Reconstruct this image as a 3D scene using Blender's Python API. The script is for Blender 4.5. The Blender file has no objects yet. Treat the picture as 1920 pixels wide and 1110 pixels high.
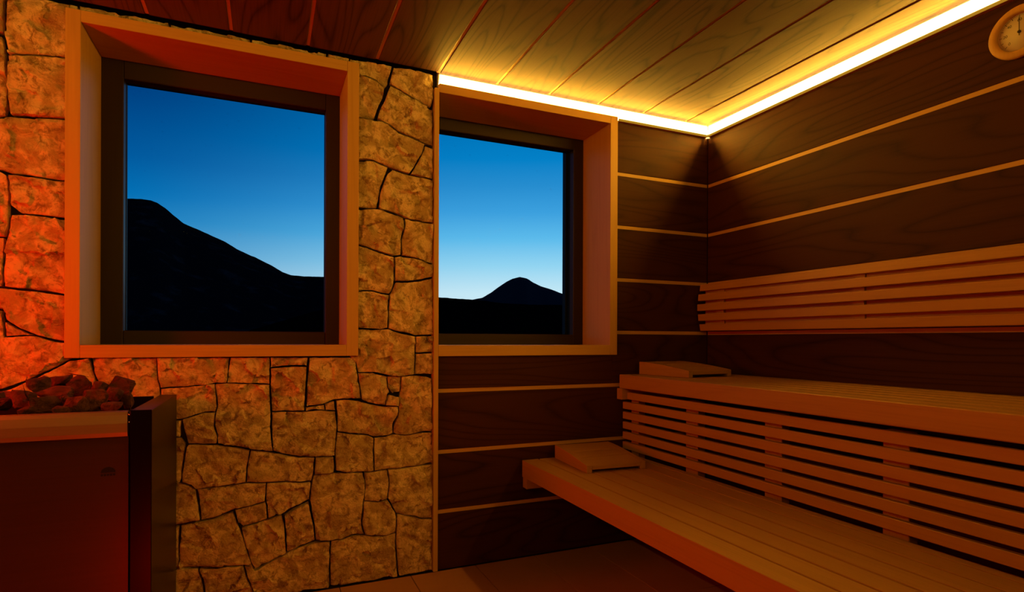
import bpy, bmesh, math, random
from mathutils import Vector, Matrix, noise
from mathutils.geometry import delaunay_2d_cdt

S = bpy.context.scene
COL = S.collection
random.seed(7)

# ------------------------------------------------------------------ camera
cd = bpy.data.cameras.new('camera'); cam = bpy.data.objects.new('camera', cd); COL.objects.link(cam)
cd.sensor_width = 36.0
cd.lens = 36.0 * 1064.33 / 1920.0
cd.shift_y = 81.8 / 1920.0
cd.clip_start = 0.02; cd.clip_end = 60000
RX = Vector((0.917915, -0.396762, 0.003500)); DN = Vector((0.003213, -0.001389, -0.999994)); FW = Vector((0.396764, 0.917920, 0.0))
cam.matrix_world = Matrix(((RX.x, -DN.x, -FW.x, 0.0), (RX.y, -DN.y, -FW.y, 0.0), (RX.z, -DN.z, -FW.z, 1.024), (0, 0, 0, 1)))
S.camera = cam

# ------------------------------------------------------------------ exposure and light
S.view_settings.view_transform = 'Standard'
S.view_settings.look = 'None'
S.view_settings.exposure = 0.0
S.view_settings.gamma = 1.0
S.view_settings.use_curve_mapping = False
S.cycles.use_denoising = True
S.cycles.max_bounces = 8
S.cycles.diffuse_bounces = 5
S.cycles.sample_clamp_indirect = 8.0

LED_COLOUR = (1.0, 0.485, 0.030)
LED_STRENGTH = 245.0
SIDE_STRENGTH = 120.0
FRONT_STRENGTH = 75.0
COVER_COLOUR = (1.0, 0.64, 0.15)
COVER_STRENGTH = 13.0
RED_COLOUR = (1.0, 0.016, 0.0)
RED_POWER = 42.0
RED_FILL = 6.5

def lamp(name, loc, power, colour, size):
    l = bpy.data.lights.new(name, 'POINT'); l.energy = power; l.color = colour; l.shadow_soft_size = size
    o = bpy.data.objects.new(name, l); COL.objects.link(o); o.location = loc
    return o
lamp('red_sauna_lamp', (-1.25, 1.78, 1.10), RED_POWER, RED_COLOUR, 0.10)
lamp('red_fill_lamp', (-0.25, 1.15, 0.14), RED_FILL, RED_COLOUR, 0.10)  # added red fill light out of view, reddens the lower stones

# dusk sky: a gradient by elevation, brightest towards the afterglow in the north-east
W = bpy.data.worlds.new('dusk_sky'); S.world = W; W.use_nodes = True
nt = W.node_tree; nt.nodes.clear()
def N(tree, typ, **kw):
    n = tree.nodes.new(typ)
    for k, v in kw.items(): setattr(n, k, v)
    return n
def math_node(tree, op, a, b=None):
    n = N(tree, 'ShaderNodeMath', operation=op)
    for i, v in enumerate((a, b)):
        if v is None: continue
        if isinstance(v, (int, float)): n.inputs[i].default_value = v
        else: tree.links.new(v, n.inputs[i])
    return n.outputs[0]
def lin(c):
    return tuple(((v / 255) / 12.92 if v / 255 <= 0.04045 else ((v / 255 + 0.055) / 1.055) ** 2.4) for v in c)
tc = N(nt, 'ShaderNodeTexCoord'); sep = N(nt, 'ShaderNodeSeparateXYZ'); nt.links.new(tc.outputs['Generated'], sep.inputs[0])
elev = math_node(nt, 'ARCSINE', sep.outputs[2])
fac = math_node(nt, 'DIVIDE', elev, math.radians(90))
def sky_ramp(stops):
    r = N(nt, 'ShaderNodeValToRGB'); nt.links.new(fac, r.inputs[0]); cr = r.color_ramp
    while len(cr.elements) < len(stops): cr.elements.new(0.5)
    for e, (d, c) in zip(cr.elements, stops):
        e.position = d / 90.0; e.color = (*lin(c), 1)
    return r.outputs[0]
AFTERGLOW = [(0.0, (216, 240, 250)), (4.6, (204, 236, 250)), (7.3, (152, 216, 246)), (10.0, (96, 190, 240)), (12.6, (62, 162, 226)), (15.1, (40, 143, 211)), (17.6, (4, 130, 202)), (20.0, (0, 120, 192)), (27.0, (0, 90, 160)), (45.0, (0, 56, 112)), (90.0, (0, 34, 76))]
AWAY = [(0.0, (150, 192, 222)), (5.0, (126, 180, 216)), (7.5, (76, 152, 204)), (10.0, (28, 128, 192)), (12.0, (0, 112, 182)), (15.0, (0, 90, 160)), (20.0, (0, 64, 130)), (25.0, (0, 52, 112)), (45.0, (0, 32, 76)), (90.0, (0, 22, 56))]
ga = math.radians(50)
hx = math_node(nt, 'MULTIPLY', sep.outputs[0], math.sin(ga)); hy = math_node(nt, 'MULTIPLY', sep.outputs[1], math.cos(ga))
num = math_node(nt, 'ADD', hx, hy)
hl = math_node(nt, 'SQRT', math_node(nt, 'ADD', math_node(nt, 'ADD', math_node(nt, 'MULTIPLY', sep.outputs[0], sep.outputs[0]), math_node(nt, 'MULTIPLY', sep.outputs[1], sep.outputs[1])), 1e-6))
mr = N(nt, 'ShaderNodeMapRange'); mr.interpolation_type = 'SMOOTHSTEP'; mr.inputs[1].default_value = 0.45; mr.inputs[2].default_value = 0.92
nt.links.new(math_node(nt, 'DIVIDE', num, hl), mr.inputs[0])
mxs = N(nt, 'ShaderNodeMix', data_type='RGBA'); nt.links.new(mr.outputs[0], mxs.inputs[0]); nt.links.new(sky_ramp(AWAY), mxs.inputs[6]); nt.links.new(sky_ramp(AFTERGLOW), mxs.inputs[7])
bg = N(nt, 'ShaderNodeBackground'); nt.links.new(mxs.outputs[2], bg.inputs[0]); bg.inputs[1].default_value = 1.0
wo = N(nt, 'ShaderNodeOutputWorld'); nt.links.new(bg.outputs[0], wo.inputs[0])

# ------------------------------------------------------------------ materials
def new_mat(name, rough=0.6):
    m = bpy.data.materials.new(name); m.use_nodes = True
    b = m.node_tree.nodes['Principled BSDF']; b.inputs['Roughness'].default_value = rough
    b.inputs['Specular IOR Level'].default_value = 0.3
    return m, m.node_tree, b
def coords(t, scale, spread=37.0):
    tc = N(t, 'ShaderNodeTexCoord'); oi = N(t, 'ShaderNodeObjectInfo')
    mul = math_node(t, 'MULTIPLY', oi.outputs['Random'], spread)
    cmb = N(t, 'ShaderNodeCombineXYZ')
    for i in range(3): t.links.new(mul, cmb.inputs[i])
    mp = N(t, 'ShaderNodeMapping'); mp.inputs['Scale'].default_value = scale
    t.links.new(tc.outputs['Object'], mp.inputs[0])
    add = N(t, 'ShaderNodeVectorMath', operation='ADD'); t.links.new(mp.outputs[0], add.inputs[0]); t.links.new(cmb.outputs[0], add.inputs[1])
    return add.outputs[0]
def mixc(t, f, a, b):
    m = N(t, 'ShaderNodeMix', data_type='RGBA')
    if isinstance(f, (int, float)): m.inputs[0].default_value = f
    else: t.links.new(f, m.inputs[0])
    for k, v in ((6, a), (7, b)):
        if isinstance(v, tuple): m.inputs[k].default_value = (*v, 1)
        else: t.links.new(v, m.inputs[k])
    return m.outputs[2]
def noise_tex(t, vec, scale, detail=3.0, rough=0.5, dist=0.0):
    n = N(t, 'ShaderNodeTexNoise'); t.links.new(vec, n.inputs['Vector'])
    n.inputs['Scale'].default_value = scale; n.inputs['Detail'].default_value = detail
    n.inputs['Roughness'].default_value = rough; n.inputs['Distortion'].default_value = dist
    return n.outputs['Fac']
def wood(name, axis, dark, light, rough=0.55, rings=9.0, ringmix=0.6, cross=6.0, along=0.7, bump=0.12, spec=0.25, fibre=0.25):
    """timber: contour rings of a stretched noise give the cathedral grain, a finer one the fibres"""
    m, t, b = new_mat(name, rough)
    b.inputs['Specular IOR Level'].default_value = spec
    i = 'XYZ'.index(axis)
    sc = [cross] * 3; sc[i] = along
    v = coords(t, tuple(sc))
    n1 = noise_tex(t, v, 1.0, 1.0, 0.4)
    r = math_node(t, 'FRACT', math_node(t, 'MULTIPLY', n1, rings))
    r = math_node(t, 'ABSOLUTE', math_node(t, 'SUBTRACT', math_node(t, 'MULTIPLY', r, 2.0), 1.0))
    r = math_node(t, 'POWER', r, 3.5)
    sf = [150.0] * 3; sf[i] = 3.0
    v2 = coords(t, tuple(sf)); n2 = noise_tex(t, v2, 1.0, 3.0, 0.6)
    sg = [3.0] * 3; sg[i] = 0.5
    n3 = noise_tex(t, coords(t, tuple(sg)), 1.0, 2.0, 0.5)
    f = math_node(t, 'MULTIPLY', r, ringmix)
    f = math_node(t, 'ADD', f, math_node(t, 'MULTIPLY', math_node(t, 'SUBTRACT', n2, 0.5), 0.9 * (1 - ringmix) + fibre))
    f = math_node(t, 'ADD', f, math_node(t, 'MULTIPLY', math_node(t, 'SUBTRACT', n3, 0.45), 0.5))
    cl = N(t, 'ShaderNodeClamp'); t.links.new(f, cl.inputs[0])
    c = mixc(t, cl.outputs[0], light, dark)
    t.links.new(c, b.inputs['Base Color'])
    bp = N(t, 'ShaderNodeBump'); bp.inputs['Strength'].default_value = bump; bp.inputs['Distance'].default_value = 0.002
    t.links.new(n2, bp.inputs['Height']); t.links.new(bp.outputs[0], b.inputs['Normal'])
    return m
PALE_D, PALE_L = (0.34, 0.185, 0.038), (0.49, 0.290, 0.064)
THERMO_D, THERMO_L = (0.014, 0.0036, 0.0009), (0.052, 0.0150, 0.0026)
def per_axis(name, *a, **k): return {ax: wood(name + '_' + ax.lower(), ax, *a, **k) for ax in 'XYZ'}
PALE = per_axis('pale_timber', PALE_D, PALE_L, 0.5, 7.0, 0.22, 9.0, 0.5)
BENCH = per_axis('red_toned_bench_timber', (0.285, 0.135, 0.023), (0.405, 0.205, 0.036), 0.5, 7.0, 0.22, 9.0, 0.5)
THERMO = per_axis('dark_heat_treated_timber', THERMO_D, THERMO_L, 0.6, 15.0, 0.6, 5.0, 0.7, 0.12, 0.10)
CEIL = per_axis('brown_ceiling_timber', (0.030, 0.014, 0.007), (0.125, 0.066, 0.036), 0.6, 15.0, 0.7, 5.5, 0.8, 0.12, 0.12, 0.75)
SASH = per_axis('dark_window_timber', (0.018, 0.009, 0.005), (0.032, 0.016, 0.009), 0.45, 4.0, 0.2)

def plain(name, c, rough=0.5, metal=0.0, spec=0.3):
    m, t, b = new_mat(name, rough); b.inputs['Base Color'].default_value = (*c, 1); b.inputs['Metallic'].default_value = metal
    b.inputs['Specular IOR Level'].default_value = spec
    return m
BLACK = plain('black_sealant', (0.004, 0.004, 0.005), 0.6)
MORTAR = plain('dark_mortar', (0.020, 0.014, 0.009), 0.95)
BACKING = plain('dark_backing_board', (0.012, 0.008, 0.005), 0.9)
CHANNEL = plain('white_light_channel', (0.75, 0.72, 0.66), 0.5)
CHROME = plain('bright_rivet', (0.8, 0.78, 0.75), 0.2, 1.0)

def stone_mat(name, pale, tan, brown, bump=1.0, fine=90.0):
    m, t, b = new_mat(name, 0.9); b.inputs['Specular IOR Level'].default_value = 0.12
    v = coords(t, (1, 1, 1), 61.0)
    a = noise_tex(t, v, 13.0, 6.0, 0.66, 0.8)
    r1 = N(t, 'ShaderNodeMapRange'); r1.inputs[1].default_value = 0.44; r1.inputs[2].default_value = 0.57; t.links.new(a, r1.inputs[0])
    c = mixc(t, r1.outputs[0], tan, pale)
    d = noise_tex(t, v, 30.0, 6.0, 0.7, 0.7)
    r2 = N(t, 'ShaderNodeMapRange'); r2.inputs[1].default_value = 0.50; r2.inputs[2].default_value = 0.64; t.links.new(d, r2.inputs[0])
    c = mixc(t, math_node(t, 'MULTIPLY', r2.outputs[0], 0.85), c, brown)
    t.links.new(c, b.inputs['Base Color'])
    h = noise_tex(t, v, 38.0, 8.0, 0.68, 0.3)
    h2 = noise_tex(t, v, fine * 2, 3.0, 0.6)
    hh = math_node(t, 'ADD', h, math_node(t, 'MULTIPLY', h2, 0.25))
    bp = N(t, 'ShaderNodeBump'); bp.inputs['Strength'].default_value = bump; bp.inputs['Distance'].default_value = 0.022
    t.links.new(hh, bp.inputs['Height']); t.links.new(bp.outputs[0], b.inputs['Normal'])
    return m
STONE = stone_mat('rough_limestone', (0.86, 0.67, 0.35), (0.55, 0.39, 0.17), (0.24, 0.13, 0.045))
LAVA = stone_mat('sauna_stone', (0.17, 0.055, 0.038), (0.095, 0.032, 0.023), (0.03, 0.012, 0.009), 0.8, 60.0)

def metal_mat(name, c, rough, axis='X'):
    m, t, b = new_mat(name, rough); b.inputs['Metallic'].default_value = 0.85
    i = 'XYZ'.index(axis); sf = [260.0] * 3; sf[i] = 2.0
    n = noise_tex(t, coords(t, tuple(sf)), 1.0, 3.0, 0.6)
    cc = mixc(t, n, tuple(x * 0.8 for x in c), c); t.links.new(cc, b.inputs['Base Color'])
    t.links.new(math_node(t, 'ADD', math_node(t, 'MULTIPLY', n, 0.15), rough - 0.07), b.inputs['Roughness'])
    return m
STOVE_FRONT = metal_mat('brushed_brown_steel', (0.10, 0.055, 0.04), 0.40)
STOVE_LIP = metal_mat('brushed_pale_steel', (0.38, 0.30, 0.22), 0.45)
STOVE_DARK = plain('dark_stove_panel', (0.022, 0.012, 0.009), 0.34, 1.0, 0.3)

def emitter(name, c, s):
    m = bpy.data.materials.new(name); m.use_nodes = True; t = m.node_tree; t.nodes.clear()
    e = N(t, 'ShaderNodeEmission'); e.inputs[0].default_value = (*c, 1); e.inputs[1].default_value = s
    o = N(t, 'ShaderNodeOutputMaterial'); t.links.new(e.outputs[0], o.inputs[0]); return m
LED = emitter('warm_light_strip', LED_COLOUR, LED_STRENGTH)
LED_FRONT = emitter('added_strip_behind_camera', LED_COLOUR, FRONT_STRENGTH)
LED_SIDE = emitter('dimmed_warm_light_strip', LED_COLOUR, SIDE_STRENGTH)
PROFILE = emitter('painted_glow_profile', (1.0, 0.47, 0.03), 0.42)  # gold glow of the lip, put into the material as emission
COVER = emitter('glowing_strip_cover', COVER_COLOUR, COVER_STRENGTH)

def glass_mat():
    m = bpy.data.materials.new('coated_window_glass'); m.use_nodes = True; t = m.node_tree; t.nodes.clear()
    fr = N(t, 'ShaderNodeFresnel'); fr.inputs[0].default_value = 1.012
    a = N(t, 'ShaderNodeBsdfTransparent'); a.inputs[0].default_value = (0.97, 0.985, 0.98, 1)
    g = N(t, 'ShaderNodeBsdfGlossy'); g.inputs['Roughness'].default_value = 0.02
    mx = N(t, 'ShaderNodeMixShader'); t.links.new(fr.outputs[0], mx.inputs[0]); t.links.new(a.outputs[0], mx.inputs[1]); t.links.new(g.outputs[0], mx.inputs[2])
    o = N(t, 'ShaderNodeOutputMaterial'); t.links.new(mx.outputs[0], o.inputs[0]); return m
GLASS = glass_mat()

def tile_mat():
    m, t, b = new_mat('brown_floor_tile', 0.45)
    v = coords(t, (1, 1, 1), 23.0)
    n = noise_tex(t, v, 6.0, 4.0, 0.55); n2 = noise_tex(t, v, 70.0, 3.0, 0.6)
    c = mixc(t, n, (0.36, 0.150, 0.065), (0.46, 0.20, 0.09)); t.links.new(c, b.inputs['Base Color'])
    bp = N(t, 'ShaderNodeBump'); bp.inputs['Strength'].default_value = 0.08; t.links.new(n2, bp.inputs['Height']); t.links.new(bp.outputs[0], b.inputs['Normal'])
    return m
TILE = tile_mat()
def hill_mat(name, rock, snow, amount):
    m, t, b = new_mat(name, 1.0); b.inputs['Specular IOR Level'].default_value = 0.0
    tc = N(t, 'ShaderNodeTexCoord'); n = noise_tex(t, tc.outputs['Object'], 0.006, 6.0, 0.62)
    r = N(t, 'ShaderNodeMapRange'); r.inputs[1].default_value = 0.55; r.inputs[2].default_value = 0.72; t.links.new(n, r.inputs[0])
    c = mixc(t, math_node(t, 'MULTIPLY', r.outputs[0], amount), rock, snow); t.links.new(c, b.inputs['Base Color']); return m

# ------------------------------------------------------------------ mesh helpers
def link(name, me, mats, parent=None, loc=(0, 0, 0)):
    o = bpy.data.objects.new(name, me); COL.objects.link(o); o.location = loc
    for m in (mats if isinstance(mats, (list, tuple)) else [mats]):
        if me.materials.find(m.name) < 0: me.materials.append(m)
    if parent is not None: o.parent = parent
    return o
def finish(bm, name, smooth=False):
    bmesh.ops.recalc_face_normals(bm, faces=bm.faces)
    me = bpy.data.meshes.new(name); bm.to_mesh(me); bm.free()
    if smooth:
        for p in me.polygons: p.use_smooth = True
    return me
def bm_box(bm, x0, x1, y0, y1, z0, z1):
    v = [bm.verts.new((x, y, z)) for x in (x0, x1) for y in (y0, y1) for z in (z0, z1)]
    for f in ((0, 1, 3, 2), (4, 6, 7, 5), (0, 4, 5, 1), (2, 3, 7, 6), (0, 2, 6, 4), (1, 5, 7, 3)): bm.faces.new([v[i] for i in f])
    return v
def box(name, x0, x1, y0, y1, z0, z1, mat, parent=None, bevel=0.0, origin=None):
    """one box as an object of its own, its origin at its middle (or relative to the parent's place)"""
    c = Vector(((x0 + x1) / 2, (y0 + y1) / 2, (z0 + z1) / 2))
    bm = bmesh.new(); bm_box(bm, x0 - c.x, x1 - c.x, y0 - c.y, y1 - c.y, z0 - c.z, z1 - c.z)
    if bevel > 0: bmesh.ops.bevel(bm, geom=list(bm.edges), offset=bevel, segments=1, affect='EDGES')
    p = Vector((0, 0, 0)) if parent is None else Vector(parent.get('_at', (0, 0, 0)))
    return link(name, finish(bm, name), mat, parent, c - p)
def prism(name, pts, axis, a0, a1, mat, parent=None, bevel=0.0):
    """a profile extruded along an axis; pts are the two other coordinates in order"""
    bm = bmesh.new()
    def P(u, v, w): return {'X': (w, u, v), 'Y': (u, w, v), 'Z': (u, v, w)}[axis]
    A = [bm.verts.new(P(u, v, a0)) for u, v in pts]; B = [bm.verts.new(P(u, v, a1)) for u, v in pts]
    n = len(pts); bm.faces.new(A); bm.faces.new(B[::-1])
    for i in range(n): bm.faces.new((A[i], B[i], B[(i + 1) % n], A[(i + 1) % n]))
    if bevel > 0: bmesh.ops.bevel(bm, geom=list(bm.edges), offset=bevel, segments=1, affect='EDGES')
    return link(name, finish(bm, name), mat, parent)
def thing(name, label, cat, loc=(0, 0, 0), rotz=0.0, group=None):
    o = bpy.data.objects.new(name, None); COL.objects.link(o); o.empty_display_size = 0.05
    o.location = loc; o.rotation_euler = (0, 0, rotz); o['label'] = label; o['category'] = cat
    if group: o['group'] = group
    o['_at'] = tuple(loc) if rotz == 0.0 else (0, 0, 0)
    return o
def struct(o, label=None):
    o['kind'] = 'structure'
    if label: o['label'] = label
    return o
def multi_box(name, boxes, mat, label=None):
    bm = bmesh.new()
    for b in boxes: bm_box(bm, *b)
    return struct(link(name, finish(bm, name), mat), label)

# ------------------------------------------------------------------ dimensions (metres)
YB, XR = 2.435, 2.219            # faces of the back wall and of the wall behind the benches
XL, YF = -1.78, -1.45            # left wall, wall behind the camera
ZC = 2.196                       # underside of the ceiling boards
XT = 0.694                       # edge of the upright trim where stone meets timber
PITCH = 0.268
JOINTS = [2.1375, 1.8685, 1.599, 1.3305, 1.0625, 0.796, 0.525, 0.260]   # light strips between the wall boards (first is the lip)
BW = 0.0175

# outlines of the cladding stones on the wall plane (x, z in metres)
STONES=[
[(-0.572,0.956),(-0.373,0.954),(-0.367,0.872),(-0.361,0.84),(-0.357,0.742),(-0.546,0.751),(-0.551,0.861),(-0.562,0.899)],
[(-0.371,0.954),(-0.13,0.952),(-0.14,0.854),(-0.181,0.853),(-0.204,0.847),(-0.257,0.845),(-0.359,0.84),(-0.367,0.872)],
[(-0.128,0.952),(0.012,0.951),(0.012,0.845),(-0.085,0.85),(-0.14,0.854)],
[(-0.359,0.838),(-0.257,0.845),(-0.181,0.851),(-0.175,0.806),(-0.171,0.765),(-0.178,0.743),(-0.213,0.745),(-0.253,0.734),(-0.288,0.722),(-0.355,0.714)],
[(-0.179,0.851),(-0.14,0.854),(-0.085,0.85),(0.012,0.843),(0.014,0.782),(0.017,0.729),(0.015,0.677),(0.023,0.579),(-0.058,0.594),(-0.112,0.608),(-0.171,0.622),(-0.173,0.657),(-0.182,0.688),(-0.177,0.743),(-0.171,0.765),(-0.175,0.806)],
[(-0.288,0.722),(-0.253,0.734),(-0.213,0.745),(-0.178,0.743),(-0.182,0.688),(-0.171,0.651),(-0.174,0.623),(-0.221,0.624),(-0.27,0.629),(-0.281,0.674)],
[(-0.36,0.712),(-0.29,0.72),(-0.292,0.694),(-0.293,0.657),(-0.36,0.659)],
[(-0.36,0.655),(-0.293,0.653),(-0.277,0.63),(-0.281,0.594),(-0.291,0.495),(-0.296,0.486),(-0.359,0.492)],
[(-0.27,0.627),(-0.221,0.622),(-0.174,0.618),(-0.13,0.607),(-0.084,0.598),(-0.058,0.589),(-0.063,0.546),(-0.071,0.495),(-0.072,0.466),(-0.13,0.459),(-0.185,0.457),(-0.244,0.456),(-0.259,0.472),(-0.289,0.487),(-0.288,0.515),(-0.279,0.594),(-0.276,0.618)],
[(-0.056,0.589),(0.023,0.573),(0.06,0.562),(0.12,0.548),(0.181,0.544),(0.177,0.475),(0.169,0.447),(0.124,0.447),(0.072,0.456),(-0,0.457),(-0.071,0.464),(-0.069,0.516)],
[(0.014,0.951),(0.155,0.949),(0.151,0.915),(0.099,0.918),(0.059,0.914),(0.014,0.909)],
[(0.014,0.907),(0.059,0.912),(0.099,0.914),(0.149,0.911),(0.147,0.842),(0.141,0.734),(0.06,0.736),(0.02,0.736),(0.016,0.782),(0.014,0.845)],
[(0.159,0.949),(0.342,0.948),(0.349,0.881),(0.358,0.814),(0.364,0.775),(0.297,0.776),(0.255,0.773),(0.219,0.759),(0.149,0.751),(0.151,0.842),(0.157,0.906)],
[(0.219,0.757),(0.255,0.771),(0.261,0.729),(0.222,0.733)],
[(0.145,0.747),(0.217,0.755),(0.22,0.733),(0.176,0.737),(0.145,0.732)],
[(0.02,0.733),(0.06,0.734),(0.141,0.73),(0.201,0.734),(0.261,0.726),(0.268,0.662),(0.264,0.618),(0.26,0.542),(0.185,0.545),(0.12,0.551),(0.06,0.564),(0.025,0.579),(0.019,0.677)],
[(0.263,0.772),(0.3,0.773),(0.354,0.767),(0.371,0.759),(0.426,0.744),(0.46,0.738),(0.522,0.733),(0.519,0.698),(0.501,0.667),(0.499,0.621),(0.479,0.611),(0.416,0.609),(0.394,0.619),(0.317,0.633),(0.27,0.642),(0.268,0.706)],
[(0.351,0.881),(0.413,0.882),(0.448,0.872),(0.475,0.865),(0.476,0.821),(0.485,0.796),(0.471,0.787),(0.465,0.742),(0.426,0.748),(0.393,0.756),(0.367,0.771),(0.358,0.825)],
[(0.475,0.865),(0.505,0.866),(0.533,0.866),(0.528,0.797),(0.494,0.793),(0.478,0.817)],
[(0.474,0.78),(0.483,0.789),(0.494,0.784),(0.526,0.774),(0.524,0.735),(0.467,0.742)],
[(0.535,0.863),(0.586,0.869),(0.646,0.861),(0.67,0.851),(0.673,0.615),(0.635,0.62),(0.575,0.612),(0.517,0.613),(0.501,0.621),(0.506,0.66),(0.522,0.694),(0.526,0.774),(0.531,0.82)],
[(0.268,0.638),(0.317,0.631),(0.394,0.617),(0.418,0.606),(0.416,0.541),(0.418,0.468),(0.394,0.464),(0.307,0.469),(0.264,0.48),(0.26,0.542),(0.262,0.597)],
[(0.42,0.606),(0.472,0.607),(0.501,0.617),(0.552,0.609),(0.623,0.616),(0.673,0.613),(0.674,0.479),(0.6,0.473),(0.529,0.47),(0.472,0.468),(0.421,0.466),(0.418,0.541)],
[(0.185,0.543),(0.254,0.54),(0.26,0.498),(0.256,0.474),(0.181,0.472)],
[(0.179,0.47),(0.256,0.472),(0.307,0.469),(0.374,0.463),(0.381,0.431),(0.383,0.386),(0.375,0.342),(0.373,0.309),(0.368,0.265),(0.373,0.226),(0.38,0.205),(0.329,0.205),(0.287,0.195),(0.244,0.197),(0.186,0.204),(0.18,0.266),(0.163,0.366),(0.169,0.441)],
[(0.379,0.463),(0.418,0.464),(0.475,0.466),(0.482,0.41),(0.477,0.342),(0.439,0.335),(0.379,0.344),(0.383,0.397)],
[(0.477,0.468),(0.529,0.468),(0.6,0.471),(0.674,0.474),(0.672,0.234),(0.624,0.243),(0.588,0.256),(0.514,0.274),(0.496,0.311),(0.48,0.342),(0.484,0.41)],
[(0.377,0.342),(0.439,0.333),(0.477,0.338),(0.496,0.306),(0.512,0.277),(0.514,0.224),(0.51,0.195),(0.473,0.188),(0.417,0.191),(0.382,0.202),(0.371,0.242),(0.375,0.297)],
[(0.519,0.271),(0.588,0.254),(0.624,0.24),(0.672,0.232),(0.675,0.004),(0.625,0.004),(0.578,0.004),(0.527,0.004),(0.517,0.074),(0.514,0.189)],
[(0.246,0.194),(0.287,0.193),(0.334,0.202),(0.382,0.2),(0.417,0.189),(0.473,0.186),(0.512,0.19),(0.515,0.075),(0.52,0.004),(0.463,0.004),(0.396,0.004),(0.33,0.004),(0.256,0.004),(0.243,0.01),(0.243,0.094)],
[(-0.039,0.118),(0.013,0.14),(0.075,0.169),(0.121,0.181),(0.186,0.196),(0.242,0.192),(0.24,0.094),(0.243,0.004),(0.183,0.004),(0.122,0.004),(0.042,0.004),(-0.035,0.004),(-0.054,0.067),(-0.077,0.135),(-0.049,0.137)],
[(-0.24,0.456),(-0.185,0.455),(-0.126,0.457),(-0.071,0.462),(-0,0.457),(-0.004,0.384),(-0.055,0.373),(-0.102,0.368),(-0.13,0.357),(-0.184,0.339),(-0.226,0.336),(-0.231,0.389),(-0.236,0.43)],
[(-0.359,0.492),(-0.296,0.486),(-0.261,0.468),(-0.244,0.454),(-0.235,0.399),(-0.229,0.336),(-0.273,0.333),(-0.294,0.33),(-0.359,0.334)],
[(0.002,0.457),(0.072,0.454),(0.124,0.445),(0.167,0.441),(0.161,0.372),(0.12,0.355),(0.09,0.346),(0.057,0.326),(0.037,0.324),(0.008,0.315),(0.004,0.362),(-0.002,0.384)],
[(-0.111,0.363),(-0.055,0.371),(-0.002,0.379),(0.006,0.315),(-0.036,0.302),(-0.083,0.293),(-0.1,0.312)],
[(-0.087,0.289),(-0.036,0.3),(0.01,0.313),(0.057,0.322),(0.067,0.291),(0.071,0.248),(0.075,0.171),(0.013,0.144),(-0.039,0.123),(-0.051,0.143),(-0.064,0.183),(-0.083,0.258)],
[(0.065,0.319),(0.102,0.34),(0.159,0.362),(0.169,0.311),(0.178,0.266),(0.184,0.203),(0.121,0.185),(0.077,0.173),(0.073,0.248),(0.069,0.295)],
[(-0.292,0.326),(-0.229,0.332),(-0.184,0.337),(-0.13,0.352),(-0.117,0.355),(-0.098,0.301),(-0.083,0.258),(-0.066,0.193),(-0.051,0.149),(-0.051,0.135),(-0.083,0.144),(-0.147,0.15),(-0.187,0.15),(-0.234,0.157),(-0.302,0.164),(-0.299,0.217),(-0.294,0.276)],
[(-0.359,0.33),(-0.296,0.322),(-0.3,0.166),(-0.359,0.175)],
[(-0.359,0.173),(-0.234,0.155),(-0.223,0.105),(-0.216,0.063),(-0.212,0.004),(-0.358,0.004)],
[(-0.23,0.155),(-0.187,0.148),(-0.129,0.145),(-0.081,0.14),(-0.062,0.078),(-0.043,0.029),(-0.035,0.004),(-0.128,0.004),(-0.208,0.004),(-0.212,0.063),(-0.219,0.105)],
[(0.314,2.192),(0.388,2.192),(0.45,2.192),(0.489,2.192),(0.482,2.156),(0.473,2.113),(0.46,2.099),(0.422,2.122),(0.377,2.127),(0.314,2.124)],
[(0.314,2.12),(0.377,2.125),(0.422,2.119),(0.458,2.094),(0.451,2.048),(0.429,1.999),(0.416,1.958),(0.389,1.954),(0.352,1.955),(0.315,1.953)],
[(0.496,2.192),(0.54,2.192),(0.582,2.192),(0.67,2.192),(0.67,2.085),(0.661,2.048),(0.641,2.05),(0.606,2.067),(0.547,2.087),(0.489,2.111),(0.48,2.119),(0.487,2.157)],
[(0.48,2.105),(0.489,2.109),(0.547,2.085),(0.606,2.065),(0.649,2.044),(0.67,2.036),(0.671,1.876),(0.63,1.884),(0.571,1.906),(0.513,1.921),(0.474,1.945),(0.445,1.954),(0.429,1.96),(0.438,2),(0.46,2.049)],
[(0.315,1.951),(0.389,1.952),(0.422,1.95),(0.447,1.952),(0.474,1.94),(0.513,1.918),(0.571,1.902),(0.632,1.878),(0.625,1.844),(0.595,1.787),(0.567,1.741),(0.525,1.748),(0.497,1.756),(0.457,1.769),(0.412,1.782),(0.352,1.778),(0.315,1.776)],
[(0.635,1.873),(0.671,1.862),(0.671,1.73),(0.619,1.736),(0.569,1.737),(0.595,1.782),(0.618,1.827)],
[(0.315,1.771),(0.412,1.779),(0.457,1.767),(0.475,1.76),(0.461,1.72),(0.443,1.672),(0.432,1.603),(0.426,1.58),(0.395,1.575),(0.353,1.575),(0.316,1.574)],
[(0.491,1.751),(0.525,1.746),(0.567,1.737),(0.619,1.731),(0.671,1.726),(0.672,1.538),(0.631,1.539),(0.572,1.543),(0.542,1.552),(0.503,1.567),(0.446,1.577),(0.435,1.585),(0.441,1.649),(0.457,1.696),(0.472,1.732)],
[(0.316,1.563),(0.395,1.572),(0.432,1.578),(0.491,1.563),(0.54,1.549),(0.544,1.511),(0.531,1.452),(0.531,1.388),(0.499,1.381),(0.469,1.388),(0.413,1.405),(0.354,1.419),(0.317,1.425)],
[(0.547,1.545),(0.584,1.539),(0.631,1.536),(0.672,1.533),(0.673,1.359),(0.644,1.364),(0.608,1.376),(0.561,1.383),(0.536,1.386),(0.533,1.452),(0.547,1.511)],
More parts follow.
